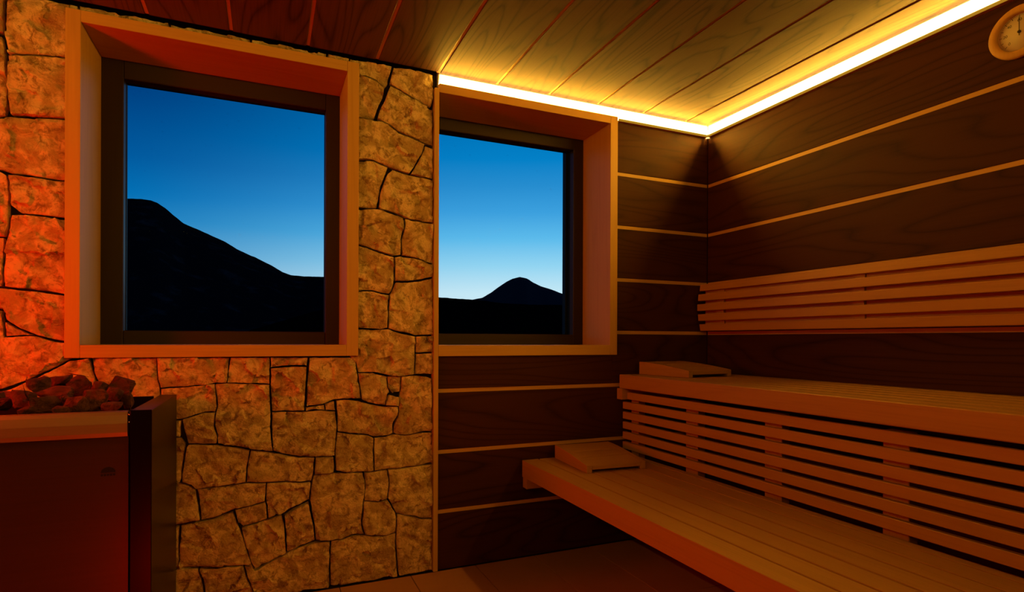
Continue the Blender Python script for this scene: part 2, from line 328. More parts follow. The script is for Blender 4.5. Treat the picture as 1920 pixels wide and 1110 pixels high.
[(0.317,1.421),(0.354,1.417),(0.413,1.401),(0.469,1.384),(0.499,1.376),(0.504,1.324),(0.504,1.278),(0.492,1.232),(0.481,1.218),(0.447,1.221),(0.414,1.229),(0.38,1.23),(0.354,1.225),(0.317,1.223)],
[(0.503,1.377),(0.533,1.383),(0.585,1.379),(0.62,1.37),(0.656,1.358),(0.673,1.354),(0.673,1.3),(0.62,1.286),(0.561,1.276),(0.508,1.274),(0.506,1.324)],
[(0.317,1.219),(0.38,1.228),(0.414,1.227),(0.447,1.217),(0.479,1.213),(0.474,1.152),(0.475,1.072),(0.448,1.065),(0.414,1.067),(0.355,1.071),(0.318,1.07)],
[(0.508,1.269),(0.561,1.272),(0.62,1.281),(0.673,1.295),(0.674,1.044),(0.597,1.041),(0.562,1.05),(0.516,1.056),(0.479,1.07),(0.479,1.152),(0.483,1.213),(0.497,1.244)],
[(0.318,1.068),(0.355,1.068),(0.414,1.064),(0.477,1.067),(0.516,1.054),(0.593,1.038),(0.595,0.992),(0.591,0.922),(0.591,0.871),(0.54,0.863),(0.482,0.867),(0.448,0.876),(0.413,0.884),(0.353,0.883),(0.344,0.925),(0.318,0.952)],
[(0.595,1.036),(0.674,1.041),(0.674,0.968),(0.598,0.966)],
[(0.598,0.962),(0.674,0.964),(0.675,0.869),(0.634,0.873),(0.593,0.871)],
[(-0.81,2.192),(-0.637,2.192),(-0.636,2.005),(-0.681,2.001),(-0.74,1.993),(-0.784,1.99),(-0.805,1.983),(-0.809,2.002),(-0.814,2.055),(-0.812,2.092)],
[(-0.91,2.192),(-0.816,2.192),(-0.818,2.108),(-0.819,2.054),(-0.909,2.031)],
[(-0.909,2.024),(-0.821,2.039),(-0.814,2.001),(-0.812,1.948),(-0.809,1.876),(-0.807,1.805),(-0.814,1.777),(-0.909,1.753)],
[(-0.806,1.98),(-0.74,1.991),(-0.681,1.997),(-0.636,2.001),(-0.636,1.792),(-0.711,1.784),(-0.762,1.785),(-0.797,1.779),(-0.805,1.823),(-0.808,1.877),(-0.806,1.931)],
[(-0.909,1.749),(-0.797,1.774),(-0.711,1.78),(-0.636,1.788),(-0.635,1.576),(-0.68,1.574),(-0.739,1.579),(-0.797,1.581),(-0.825,1.59),(-0.908,1.594)],
[(-0.804,1.576),(-0.739,1.575),(-0.68,1.571),(-0.635,1.572),(-0.635,1.442),(-0.68,1.445),(-0.717,1.447),(-0.771,1.45),(-0.797,1.473),(-0.8,1.517)],
[(-0.908,1.589),(-0.825,1.585),(-0.807,1.574),(-0.802,1.517),(-0.802,1.445),(-0.803,1.4),(-0.813,1.367),(-0.908,1.365)],
[(-0.796,1.442),(-0.771,1.446),(-0.717,1.444),(-0.635,1.438),(-0.634,1.175),(-0.694,1.184),(-0.753,1.191),(-0.813,1.196),(-0.816,1.228),(-0.813,1.3),(-0.81,1.351),(-0.802,1.382),(-0.799,1.427)],
[(-0.907,1.36),(-0.816,1.361),(-0.817,1.264),(-0.82,1.197),(-0.907,1.197)],
[(-0.907,1.192),(-0.817,1.192),(-0.753,1.187),(-0.694,1.18),(-0.634,1.171),(-0.634,1.011),(-0.679,1.018),(-0.723,1.033),(-0.752,1.045),(-0.781,1.063),(-0.807,1.084),(-0.817,1.12),(-0.907,1.132)],
[(-0.81,1.079),(-0.781,1.059),(-0.752,1.042),(-0.735,1.034),(-0.767,1.032),(-0.81,1.027)],
[(-0.907,1.127),(-0.818,1.117),(-0.812,1.027),(-0.767,1.031),(-0.735,1.033),(-0.716,1.027),(-0.679,1.013),(-0.633,1.007),(-0.633,0.949),(-0.678,0.92),(-0.737,0.888),(-0.795,0.859),(-0.906,0.827)],
[(-0.906,0.82),(-0.795,0.852),(-0.737,0.883),(-0.671,0.92),(-0.633,0.946),(-0.575,0.954),(-0.564,0.899),(-0.553,0.857),(-0.549,0.757),(-0.906,0.769)],
[(-0.637,2.192),(-0.613,2.192),(-0.612,2.167),(-0.637,2.165)],
[(-0.609,2.192),(-0.48,2.192),(-0.337,2.192),(-0.337,2.175),(-0.48,2.17),(-0.609,2.167)],
[(-0.332,2.192),(-0.19,2.192),(-0.063,2.192),(-0.063,2.174),(-0.19,2.171),(-0.332,2.174)],
[(-0.057,2.192),(0.094,2.192),(0.221,2.192),(0.221,2.172),(0.094,2.168),(-0.057,2.171)],
[(0.227,2.192),(0.312,2.192),(0.312,2.17),(0.227,2.171)]]
# ------------------------------------------------------------------ outer shell
O1 = (-0.625, 0.329, 0.975, 2.156)     # openings of the two windows in the wall: x0, x1, z0, z1
O2 = (0.672, 1.606, 0.975, 2.140)
WY0, WY1 = YB + 0.030, YB + 0.32
wall_back = multi_box('wall_back', [
    (XL - .2, XR + .2, WY0, WY1, -0.05, 0.975), (XL - .2, O1[0], WY0, WY1, 0.975, 2.40), (O1[1], O2[0], WY0, WY1, 0.975, 2.40),
    (O2[1], XR + .2, WY0, WY1, 0.975, 2.40), (O1[0], O1[1], WY0, WY1, O1[3], 2.40), (O2[0], O2[1], WY0, WY1, O2[3], 2.40)],
    MORTAR, 'back wall, rough stone at the left and dark boards at the right')
wall_right = multi_box('wall_right', [(XR + .03, XR + .2, YF - .2, YB + .3, -0.05, 2.40)], BACKING, 'wall of dark horizontal boards behind the benches')
wall_left = multi_box('wall_left', [(XL - .2, XL - .025, YF - .2, YB + .3, -0.05, 2.40)], BACKING)
wall_front = multi_box('wall_front', [(XL - .2, XR + .2, YF - .2, YF - .025, -0.05, 2.40)], BACKING)
floor = multi_box('floor', [(XL - .2, XR + .2, YF - .2, YB + .3, -0.10, -0.004)], MORTAR, 'reddish brown tiled floor')
ceiling = multi_box('ceiling', [(XL - .2, XR + .2, YF - .2, YB + .3, ZC + .022, 2.42)], BACKING, 'ceiling of wide brown boards with pale strips between')

# floor tiles
tx = [0.576 + 0.2965 * k for k in range(-8, 7)]
ty = [2.43 - 0.595 * k for k in range(0, 8)]
for a, b in zip(tx[:-1], tx[1:]):
    x0, x1 = max(a + .0015, XL), min(b - .0015, XR)
    if x1 - x0 < .02: continue
    for d, c in zip(ty[:-1], ty[1:]):
        box('tile', x0, x1, max(c + .0015, YF), d - .0015, -0.012, 0.0, TILE, floor, 0.0008)

# boards of the timber walls with a pale strip in every joint
def wall_boards(parent, along, a0, a1, face, sign, upto=99, skip=None, strips=True):
    """along: axis the boards run on; face: coordinate of the visible face; sign: -1 faces the lower side"""
    edges = [0.0] + sorted(JOINTS)
    for k in range(len(edges) - 1):
        z0 = edges[k] + (BW / 2 if k else 0.003); z1 = edges[k + 1] - BW / 2
        if k == len(edges) - 2: z1 = 2.1290
        segs = [(a0, a1)]
        if skip:
            segs = []
            for s0, s1 in [(a0, a1)]:
                segs = skip(z0, z1, s0, s1)
        for s0, s1, q0, q1 in [(s if len(s) == 4 else (*s, z0, z1)) for s in segs]:
            t0, t1 = sorted((face, face - sign * 0.030))
            if along == 'X': box('plank', s0, s1, t0, t1, q0, q1, THERMO['X'], parent, 0.0015)
            else: box('plank', t0, t1, s0, s1, q0, q1, THERMO['Y'], parent, 0.0015)
    for z in sorted(JOINTS)[:-1]:
        segs = [(a0, a1)]
        if skip: segs = [s[:2] for s in skip(z - .002, z + .002, a0, a1)]
        for s0, s1 in segs:
            t0, t1 = sorted((face - sign * 0.003, face - sign * 0.029))
            if along == 'X': box('joint_strip', s0, s1, t0, t1, z - BW / 2 - .001, z + BW / 2 + .001, PALE['X'], parent)
            else: box('joint_strip', t0, t1, s0, s1, z - BW / 2 - .001, z + BW / 2 + .001, PALE['Y'], parent)
def around_window(z0, z1, s0, s1):
    w0, w1, b, t = 0.672, 1.606, 0.955, 2.15
    if z1 <= b or z0 >= t: return [(s0, s1)]
    out = [(w1, s1, z0, z1)]
    if z0 < b - .01: out.append((s0, w1, z0, b))
    return out
wall_boards(wall_back, 'X', XT + .001, XR - .001, YB, -1, skip=around_window)
wall_boards(wall_right, 'Y', YF, YB - .001, XR, -1)
wall_boards(wall_left, 'Y', YF, YB - .03, XL, 1)
wall_boards(wall_front, 'X', XL, XR, YF, 1)

# ceiling boards run from the back wall towards the camera
CJ = [2.056, 1.781, 1.508, 1.2365, 0.968, 0.692, 0.421, 0.148, -0.128, -0.401, -0.673, -0.945, -1.217, -1.489]
ce = [XR - .012] + CJ + [XL + .005]
for k in range(len(ce) - 1):
    x1, x0 = ce[k] - (0.0065 if k else 0), ce[k + 1] + (0.0065 if k < len(ce) - 2 else 0)
    yend = YB - .012 if k <= 5 else YB - .022
    box('plank', x0, x1, YF, yend, ZC, ZC + .018, CEIL['Y'], ceiling, 0.0015)
for x in CJ:
    box('joint_strip', x - .010, x + .010, YF, YB - (.006 if x > .6 else .022), ZC + .004, ZC + .0225, PALE['Y'], ceiling)

# ------------------------------------------------------------------ stone cladding
def stone_mesh(poly, seed, step=0.010):
    cx = sum(p[0] for p in poly) / len(poly); cz = sum(p[1] for p in poly) / len(poly)
    off = Vector((seed * 7.31, seed * 3.17, seed * 1.93))
    area = sum(poly[i][0] * poly[(i + 1) % len(poly)][1] - poly[(i + 1) % len(poly)][0] * poly[i][1] for i in range(len(poly)))
    if area < 0: poly = poly[::-1]
    # inset a little, densify, roughen the outline
    n = len(poly); ins = []
    for i in range(n):
        p0, p1, p2 = Vector(poly[i - 1]), Vector(poly[i]), Vector(poly[(i + 1) % n])
        d1 = (p1 - p0).normalized(); d2 = (p2 - p1).normalized()
        nn = Vector((-d1.y - d2.y, d1.x + d2.x)); nn = nn.normalized() if nn.length > 1e-6 else Vector((0, 0))
        ins.append(p1 + nn * 0.0022)
    out = []
    for i in range(n):
        a, b = ins[i], ins[(i + 1) % n]; L = (b - a).length; m = max(1, int(L / (step * 0.9)))
        nr = Vector((-(b - a).y, (b - a).x)).normalized() if L > 0 else Vector((0, 0))
        for j in range(m):
            p = a.lerp(b, j / m)
            w = noise.noise(Vector((p.x * 70, 0, p.y * 70)) + off) * 0.0016 + noise.noise(Vector((p.x * 22, 3, p.y * 22)) + off) * 0.0016
            out.append(p + nr * (w + 0.0002))
    m = len(out)
    def edge_dist(p):
        best = 9
        for i in range(m):
            a, b = out[i], out[(i + 1) % m]; ab = b - a; l2 = ab.length_squared
            t = max(0, min(1, (p - a).dot(ab) / l2)) if l2 > 0 else 0
            best = min(best, (p - a - ab * t).length)
        return best
    def inside(p):
        c = False; j = m - 1
        for i in range(m):
            a, b = out[i], out[j]
            if (a.y > p.y) != (b.y > p.y) and p.x < (b.x - a.x) * (p.y - a.y) / (b.y - a.y) + a.x: c = not c
            j = i
        return c
    pts = list(out); dist = [0.0] * m
    x0, x1 = min(p.x for p in out), max(p.x for p in out); z0, z1 = min(p.y for p in out), max(p.y for p in out)
    rnd = random.Random(seed)
    r = 0
    z = z0 + step * .5
    while z < z1:
        x = x0 + step * (.5 if r % 2 else .1)
        while x < x1:
            p = Vector((x + rnd.uniform(-.3, .3) * step, z + rnd.uniform(-.3, .3) * step))
            if inside(p):
                d = edge_dist(p)
                if d > step * .42: pts.append(p); dist.append(d)
            x += step
        z += step * .87; r += 1
    v2, _, faces, orig, _, _ = delaunay_2d_cdt(pts, [(i, (i + 1) % m) for i in range(m)], [], 1, 1e-6)
    tx, tz = rnd.uniform(-1, 1) * .012, rnd.uniform(-1, 1) * .012
    base = rnd.uniform(-.002, .002)
    bm = bmesh.new(); front = []
    for k, p in enumerate(v2):
        oi = orig[k][0] if orig[k] else -1
        d = dist[oi] if 0 <= oi < len(dist) else 0.0
        q = Vector((p.x, 0, p.y)) * 1.0
        h = noise.noise(q * 9 + off) * .0040
        qq = q * 15 + off; cell = noise.voronoi(qq)[1][0]          # chipped facets, each tilted its own way
        h += (qq - cell).dot(noise.noise_vector(cell * 3.7)) / 15 * .50
        h += noise.noise(q * 24 + off) * .0030
        rg = 1 - abs(noise.noise(Vector((p.x * 13, 0, p.y * 26)) + off * 2)) * 2
        h += rg * .0045 + noise.noise(q * 55 + off) * .0022
        e = min(1.0, d / 0.006); fall = (1 - e) ** 2
        y = 2.4350 - base - h - (p.x - cx) * tx - (p.y - cz) * tz + fall * 0.0045
        y = max(y, 2.4215)
        front.append(bm.verts.new((p.x - cx, y - YB, p.y - cz)))
    for f in faces: 
        try: bm.faces.new([front[i] for i in f])
        except ValueError: pass
    bm.verts.ensure_lookup_table()
    for e in [e for e in bm.edges if len(e.link_faces) == 1]:
        a, b = e.verts
        pass
    bnd = [e for e in bm.edges if len(e.link_faces) == 1]
    ret = bmesh.ops.extrude_edge_only(bm, edges=bnd)
    for g in ret['geom']:
        if isinstance(g, bmesh.types.BMVert): g.co.y = 0.029
    bm.normal_update()
    me = bpy.data.meshes.new('stone'); 
    bmesh.ops.recalc_face_normals(bm, faces=bm.faces)
    bm.to_mesh(me); bm.free()
    for p in me.polygons: p.use_smooth = True
    try: me.set_sharp_from_angle(angle=math.radians(38))
    except Exception: pass
    return me, (cx, cz)
# courses that the stove and the picture's edge hide, so that the wall goes on to the side
rs = random.Random(5)
def courses(x0, x1, z0, z1, wmin=.16, wmax=.30):
    z = z0
    while z < z1 - .02:
        h = rs.uniform(.15, .24)
        if z + h > z1 - .10: h = z1 - z
        x = x0
        while x < x1 - .02:
            w = rs.uniform(wmin, wmax)
            if x + w > x1 - .09: w = x1 - x
            j = lambda: rs.uniform(-.004, .004)
            STONES.append([(x + .002, z + .002), (x + w / 2, z + .002 + abs(j())), (x + w - .002, z + .002), (x + w - .002 - abs(j()), z + h / 2), (x + w - .002, z + h - .002), (x + w / 2, z + h - .002 - abs(j())), (x + .002, z + h - .002)])
            x += w
        z += h
courses(XL + .03, -0.912, 0.004, 2.190)
courses(-0.910, -0.362, 0.004, 0.755)
for k, poly in enumerate(STONES):
    x1 = max(p[0] for p in poly)
    me, (cx, cz) = stone_mesh(poly, k + 1, 0.0080 if x1 > -0.95 else 0.03)
    link('stone', me, STONE, wall_back, (cx, YB, cz))

# ------------------------------------------------------------------ upright trim between stone and boards
struct(box('trim_1', 0.6735, XT, 2.420, WY0, 0.004, 2.129, PALE['Z'], None, 0.001), 'slim pale upright trim where the stone meets the dark boards')

# ------------------------------------------------------------------ windows
YC = 2.420        # face of the timber surrounds
def window(name, label, ox0, ox1, oz0, oz1, ix0, ix1, iz0, iz1, sx0, sx1, sz0, sz1, left_board=True):
    """surround: outer o, inner i; glazed opening of the sash: s"""
    w = struct(bpy.data.objects.new(name, None)); COL.objects.link(w); w['label'] = label; w['_at'] = (0, 0, 0)
    YS = 2.69
    if left_board: box('surround_board', ox0, ix0, YC, YS, oz0, oz1, PALE['Z'], w, 0.001)
    box('surround_board', ix1, ox1, YC, YS, oz0, oz1, PALE['Z'], w, 0.001)
    box('surround_board', ix0 + .0005, ix1 - .0005, YC + .0004, YS, iz1, oz1, PALE['X'], w, 0.001)
    box('surround_board', ix0 + .0005, ix1 - .0005, YC + .0004, YS, oz0, iz0, PALE['X'], w, 0.001)
    a0, a1, b0, b1 = ix0 - .01, ix1 + .01, iz0 - .012, iz1 + .012
    # shadow gap all round, then the sash frame of four members
    box('sash_stile', a0, sx0, YS, YS + .045, b0, b1, SASH['Z'], w, 0.003)
    box('sash_stile', sx1, a1, YS, YS + .045, b0, b1, SASH['Z'], w, 0.003)
    box('sash_rail', sx0, sx1, YS + .0005, YS + .045, sz1, b1, SASH['X'], w, 0.003)
    box('sash_rail', sx0, sx1, YS + .0005, YS + .045, b0, sz0, SASH['X'], w, 0.003)
    bm = bmesh.new()
    for q in ((sx0 - .05, sx0 + .002, sz0 - .05, sz1 + .05), (sx1 - .002, sx1 + .05, sz0 - .05, sz1 + .05), (sx0 + .002, sx1 - .002, sz1 - .002, sz1 + .05), (sx0 + .002, sx1 - .002, sz0 - .05, sz0 + .002)):
        bm_box(bm, q[0], q[1], YS + .0455, YS + .062, q[2], q[3])
    link('gasket', finish(bm, 'gasket'), BLACK, w)
    box('pane', sx0 - .004, sx1 + .004, YS + .047, YS + .053, sz0 - .004, sz1 + .004, GLASS, w)
    return w
Z0 = 1.024
w1 = window('window_1', 'larger window framed in pale timber, set in the stone', -0.644, 0.350, Z0 - .0695, Z0 + 1.147, -0.600, 0.303, Z0 - .024, Z0 + 1.106,
            -0.5256, 0.243, Z0 + .031, Z0 + 1.035)
w2 = window('window_2', 'narrower window framed in pale timber, beside the stone', 0.6735, 1.6245, Z0 - .0745, Z0 + 1.127, XT, 1.582, Z0 - .026, Z0 + 1.088,
            0.765, 1.5235, Z0 + .028, Z0 + 1.028, False)
box('surround_board', 0.6735, XT, YB + .031, 2.69, Z0 - .0745, Z0 + 1.127, PALE['Z'], w2)
box('shutter_rail', 1.508, 1.575, 2.753, 2.786, Z0 - .03, Z0 + 1.10, BLACK, w2)

# ------------------------------------------------------------------ light strip along the top of two walls
ls = thing('light_strip', 'bright warm light strip along the top of the dark timber walls, under the ceiling', 'light strip')
LZ = Z0 + 1.105
dx = XR - YB
YP = YB - .0185                  # front of the slim profile
lipX = [(YB + .002, LZ), (YP, LZ), (YP, LZ + .0030), (YB + .002, LZ + .0030)]
prism('light_profile', lipX, 'X', 1.6255, XR - .0185, PALE['X'], ls)      # over the window the timber surround takes its place
prism('light_profile', [(a + dx, c) for a, c in lipX], 'Y', YF, YP, PALE['Y'], ls)
def sheet(name, pts, mat):      # the thin upstand of the profile, its lit look painted in as emission
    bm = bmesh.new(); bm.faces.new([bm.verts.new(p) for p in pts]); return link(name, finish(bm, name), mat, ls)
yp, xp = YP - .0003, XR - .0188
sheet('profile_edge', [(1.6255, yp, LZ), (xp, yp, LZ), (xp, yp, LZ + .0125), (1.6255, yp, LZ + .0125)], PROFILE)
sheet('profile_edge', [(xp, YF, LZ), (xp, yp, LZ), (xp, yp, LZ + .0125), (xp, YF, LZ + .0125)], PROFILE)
box('light_channel', 0.6945, XR - .001, YB + .0005, YB + .0285, 2.1295, ZC + .0215, CHANNEL, ls)
box('light_channel', XR + .0005, XR + .0285, YF, YB - .001, 2.1295, ZC + .0215, CHANNEL, ls)
CZ = LZ + .0265                  # the bare light band sits here, a glowing cover below and above it
box('strip_cover', 0.6945, XR - .006, YB - .003, YB, LZ + .0035, CZ + .0028, COVER, ls)
box('strip_cover', XR - .003, XR, YF + .01, YB - .006, LZ + .0035, CZ + .0028, COVER, ls)
box('light_diffuser', 0.700, XR - .006, YB - .004, YB, CZ + .003, CZ + .016, LED, ls)['label'] = 'bright bare band of the strip'
box('light_diffuser', XR - .004, XR, YF + .02, YB - .006, CZ + .003, CZ + .016, LED, ls)
box('strip_cover', 0.700, XR - .006, YB - .003, YB, CZ + .0172, ZC - .001, COVER, ls)
box('strip_cover', XR - .003, XR, YF + .02, YB - .006, CZ + .0172, ZC - .001, COVER, ls)
# thin shelf added above the bare band to shade the ceiling next to it
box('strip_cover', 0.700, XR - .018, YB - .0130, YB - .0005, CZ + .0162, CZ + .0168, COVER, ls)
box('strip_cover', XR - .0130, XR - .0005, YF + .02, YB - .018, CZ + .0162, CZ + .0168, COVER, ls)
# the same strip goes on along the wall beside the stove
box('light_profile', XL - .002, XL + .0185, YF, YB - .03, LZ, LZ + .003, PALE['Y'], ls)
box('strip_cover', XL + .0170, XL + .0185, YF, YB - .03, LZ + .0078, CZ, COVER, ls)
box('light_diffuser', XL + .0005, XL + .0045, YF + .01, YB - .03, CZ + .003, CZ + .016, LED_SIDE, ls)

# unseen strip added behind the camera to light the back wall frontally
box('light_profile', XL + .02, XR - .02, YF - .002, YF + .0185, LZ, LZ + .003, PALE['X'], ls)
box('strip_cover', XL + .02, XR - .02, YF + .0170, YF + .0185, LZ + .0078, CZ, COVER, ls)
box('light_diffuser', XL + .02, XR - .02, YF + .0005, YF + .0045, CZ + .003, CZ + .016, LED_FRONT, ls)

# ------------------------------------------------------------------ benches
YE, Y1 = 2.424, -0.85          # bench ends: at the back wall, behind the camera
UZ, LZB = Z0 - .174, Z0 - .565
ub = thing('upper_bench', 'upper pale slatted bench along the dark board wall', 'bench', (1.93, 0.8, UZ))
box('front_rail', 1.640, 1.706, Y1, YE, UZ - .069, UZ, BENCH['Y'], ub, 0.003)
x = 1.713
while x < 2.18:
    box('slat', x, min(x + .0785, 2.205), Y1, YE, UZ - .028, UZ - .0004, BENCH['Y'], ub, 0.003); x += .0855
box('ledger', 1.632, 2.205, YE - .036, YB - .002, UZ - .125, UZ - .0695, BENCH['X'], ub, 0.002)
for y in (1.95, 1.09, 0.23): box('bearer', 1.800, 2.20, y - .02, y + .02, UZ - .088, UZ - .029, BENCH['X'], ub, 0.002)

sk = thing('bench_skirting', 'slatted upright panel with dark gaps, between the two benches', 'slatted panel', (1.67, 0.8, 0))
for k in range(6):
    zt = Z0 - .2616 - .0503 * k
    y1 = YE - .002 if k else YE - .040
    box('slat', 1.660, 1.680, Y1, y1, zt - .0355, zt, BENCH['Y'], sk, 0.002)
for k, y in enumerate((2.352, 1.940, 1.512, 1.075, 0.64, 0.20, -0.24, -0.68)):
    w = 0.030 if k == 0 else 0.038
    box('post', 1.6850, 1.725, y - w, y + (w if k else .03), LZB - .060, UZ - .0895, BENCH['Z'], sk, 0.002)

lb = thing('lower_bench', 'lower pale slatted bench, its red-lit front rail facing the stove', 'bench', (1.37, 0.8, LZB))
box('front_rail', 1.102, 1.1845, Y1, YE, LZB - .078, LZB, BENCH['Y'], lb, 0.0012)
for k in range(5):
    x0 = 1.1930 + .0868 * k
    box('slat', x0, x0 + .0771, Y1, YE, LZB - .034, LZB - .0004, BENCH['Y'], lb, 0.0008)
box('slat', 1.6270, 1.6590, Y1, YE, LZB - .034, LZB - .0004, BENCH['Y'], lb, 0.0008)
box('ledger', 1.1095, 1.650, YE - .034, YB - .002, LZB - .130, LZB - .0785, BENCH['X'], lb, 0.002)
for y in (1.94, 1.08, 0.20): box('bearer', 1.19, 1.650, y - .02, y + .02, LZB - .085, LZB - .035, BACKING, lb, 0.002)
for y in (0.20, -0.70): box('leg', 1.585, 1.64, y - .03, y + .03, 0.002, LZB - .0855, BACKING, lb, 0.002)

br = thing('backrest', 'curved slatted backrest of five pale slats on the dark board wall', 'backrest', (2.15, 0.8, 1.2))
prof = [(2.152, 4), (2.141, 2), (2.137, 0), (2.141, -2), (2.151, -5)]
for k, (xf, tilt) in enumerate(prof):
    zt = Z0 + .3015 - .0537 * k
    t = math.tan(math.radians(tilt * 2.2)) * .0365
    prism('slat', [(xf + max(0, t), zt), (xf + max(0, -t), zt - .0365), (xf + max(0, -t) + .024, zt - .0365), (xf + max(0, t) + .024, zt)], 'Y', Y1, 2.422, BENCH['Y'], br, 0.002).location = -Vector(br['_at'])
box('backing_board', 2.1785, 2.190, Y1, 2.405, Z0 + .064, Z0 + .292, BENCH['Y'], br, 0.001)
for y in (2.28, 1.53, 0.78, 0.03, -0.70):
    o = prism('bracket', [(2.172, Z0 + .298), (2.163, Z0 + .16), (2.172, Z0 + .052), (XR - .001, Z0 + .052), (XR - .001, Z0 + .298)], 'Y', y - .024, y + .024, BENCH['Z'], br)
    o.location = -Vector(br['_at'])

def headrest(label, loc, rz):
    h = thing('headrest', label, 'headrest', loc, rz, 'wooden headrests on the benches')
    Wd, L = 0.288, 0.332
    def top(y):
        u = 1 - y / L
        return 0.0635 - 0.031 * u ** 1.55
    for s in (0, 1):
        ys = [L * i / 12 for i in range(13)]
        pts = [(0, 0.0005), (L, 0.0005)] + [(y, top(y)) for y in ys[::-1]]
        a = 0 if s == 0 else Wd - .026
        prism('side_board', pts, 'X', a, a + .026, BENCH['Y'], h, 0.0015)
    cuts = [(0.0, 0.102), (0.110, 0.193), (0.201, L - .001)]
    for c0, c1 in cuts:
        ys = [c0 + (c1 - c0) * i / 5 for i in range(6)]
        pts = [(y, top(y) - .0006) for y in ys] + [(y, top(y) - .019) for y in ys[::-1]]
        prism('slat', pts, 'X', .0265, Wd - .0265, BENCH['X'], h, 0.0012)
    return h
headrest('pale wooden headrest with three slats, lying on the lower bench', (1.243, 2.075, LZB), -0.066)
headrest('pale wooden headrest at the end of the upper bench', (1.782, 2.072, UZ), 0.110)

# ------------------------------------------------------------------ thermometer on the board wall
th = thing('thermometer', 'round dial thermometer with a pale wooden rim, high on the board wall', 'thermometer', (XR - .0005, 1.025, Z0 + .992))
def ring(name, prof, mat, parent, seg=48):
    """a profile (radius, height off the wall) turned about the wall's normal"""
    bm = bmesh.new(); rows = []
    for i in range(seg):
        a = 2 * math.pi * i / seg
        rows.append([bm.verts.new((-h, r * math.cos(a), r * math.sin(a))) for r, h in prof])
    for i in range(seg):
        A, B = rows[i], rows[(i + 1) % seg]
        for j in range(len(prof) - 1): bm.faces.new((A[j], B[j], B[j + 1], A[j + 1]))
    bmesh.ops.remove_doubles(bm, verts=bm.verts, dist=1e-6)
    return link(name, finish(bm, name, True), mat, parent)
ring('rim', [(.0815, 0.0), (.0835, .004), (.0835, .013), (.080, .018), (.066, .020), (.0605, .018), (.059, .010), (.059, .0)], PALE['Z'], th)
DIAL = plain('ivory_dial', (0.55, 0.50, 0.38), 0.5); INK = plain('dark_print', (0.03, 0.02, 0.015), 0.6); REDINK = plain('red_print', (0.35, 0.03, 0.02), 0.6)
dial = ring('dial', [(.0592, .004), (.0592, .0082), (.0, .0082)], DIAL, th); dial['label'] = 'ivory dial with dark scale marks'
def flat(bm, pts):   # a print on the dial: points (y, z) seen from the room
    bm.faces.new([bm.verts.new((-.0085, y, z)) for y, z in pts])
bm = bmesh.new(); bm2 = bmesh.new()
for k in range(61):
    a = math.radians(225 - 270 * k / 60)
    u = Vector((-math.cos(a), math.sin(a))); v = Vector((-u.y, u.x))   # the wall is seen with +y to the left
    r0, r1, w = (.047, .055, .00075) if k % 5 == 0 else (.0515, .055, .0004)
    flat(bm, [u * r0 + v * w, u * r1 + v * w, u * r1 - v * w, u * r0 - v * w])
for k in range(14, 60):
    a0, a1 = (math.radians(225 - 270 * q / 60) for q in (k, k + 1))
    if 24 <= k < 46:
        flat(bm2, [(-math.cos(a0) * .0565, math.sin(a0) * .0565), (-math.cos(a1) * .0565, math.sin(a1) * .0565), (-math.cos(a1) * .0580, math.sin(a1) * .0580), (-math.cos(a0) * .0580, math.sin(a0) * .0580)])
link('scale_marks', finish(bm, 'scale_marks'), INK, dial); link('warning_arc', finish(bm2, 'warning_arc'), REDINK, dial)
nb = bmesh.new()
for k in range(7):
    fc = bpy.data.curves.new('numeral', 'FONT'); fc.body = str(20 * k); fc.size = .0125; fc.align_x = 'CENTER'; fc.align_y = 'CENTER'
    o = bpy.data.objects.new('numeral', fc); COL.objects.link(o)
    me = bpy.data.meshes.new_from_object(o.evaluated_get(bpy.context.evaluated_depsgraph_get()))
    a = math.radians(225 - 45 * k)
    me.transform(Matrix.Translation((-.0086, -math.cos(a) * .0385, math.sin(a) * .0385)) @ Matrix(((0, 0, -1, 0), (-1, 0, 0, 0), (0, 1, 0, 0), (0, 0, 0, 1))))
    nb.from_mesh(me); bpy.data.objects.remove(o); bpy.data.curves.remove(fc); bpy.data.meshes.remove(me)
link('numerals', finish(nb, 'numerals'), INK, dial)
box('pointer', -.012 + th.location.x, -.0105 + th.location.x, th.location.y - .0008, th.location.y + .0008, th.location.z - .012, th.location.z + .046, INK, th)
ring('pointer_hub', [(.0045, .0082), (.0045, .013), (.0, .0135)], INK, th, 16)

# ------------------------------------------------------------------ stove
SX0, SX1, SY0, SY1, SZ = -1.050, -0.3585, 1.905, 2.385, Z0 - .205
st = thing('sauna_stove', 'large floor-standing sauna stove of dark metal below the left window', 'stove', (-0.70, 2.14, 0))
def at(o): o.location = Vector(o.location) - Vector(st['_at']); return o
box('front_panel', SX0, SX1 - .001, SY0 + .012, SY0 + .022, 0.06, SZ - .070, STOVE_FRONT, st, 0.001)
lp = [(SY0 + .014, SZ - .074), (SY0 + .001, SZ - .072), (SY0 - .003, SZ - .060), (SY0 - .0035, SZ - .035), (SY0 - .001, SZ - .012), (SY0 + .004, SZ - .003), (SY0 + .014, SZ), (SY0 + .024, SZ - .002), (SY0 + .024, SZ - .074)]
o = prism('front_lip', lp, 'X', SX0, SX1 - .002, STOVE_LIP, st); at(o); o['label'] = 'pale rolled steel band along the top of the front'
box('side_wall', SX1 - .012, SX1 - .0005, SY0 + .023, SY1, 0.06, SZ - .012, STOVE_DARK, st, 0.001)
box('side_wall', SX0, SX0 + .012, SY0 + .023, SY1, 0.06, SZ - .012, STOVE_DARK, st, 0.001)
box('rear_wall', SX0 + .0125, SX1 - .0125, SY1 - .012, SY1, 0.06, SZ - .002, STOVE_DARK, st, 0.001)
box('stone_tray', SX0 + .0125, SX1 - .0125, SY0 + .0245, SY1 - .0125, SZ - .10, SZ - .045, STOVE_DARK, st)
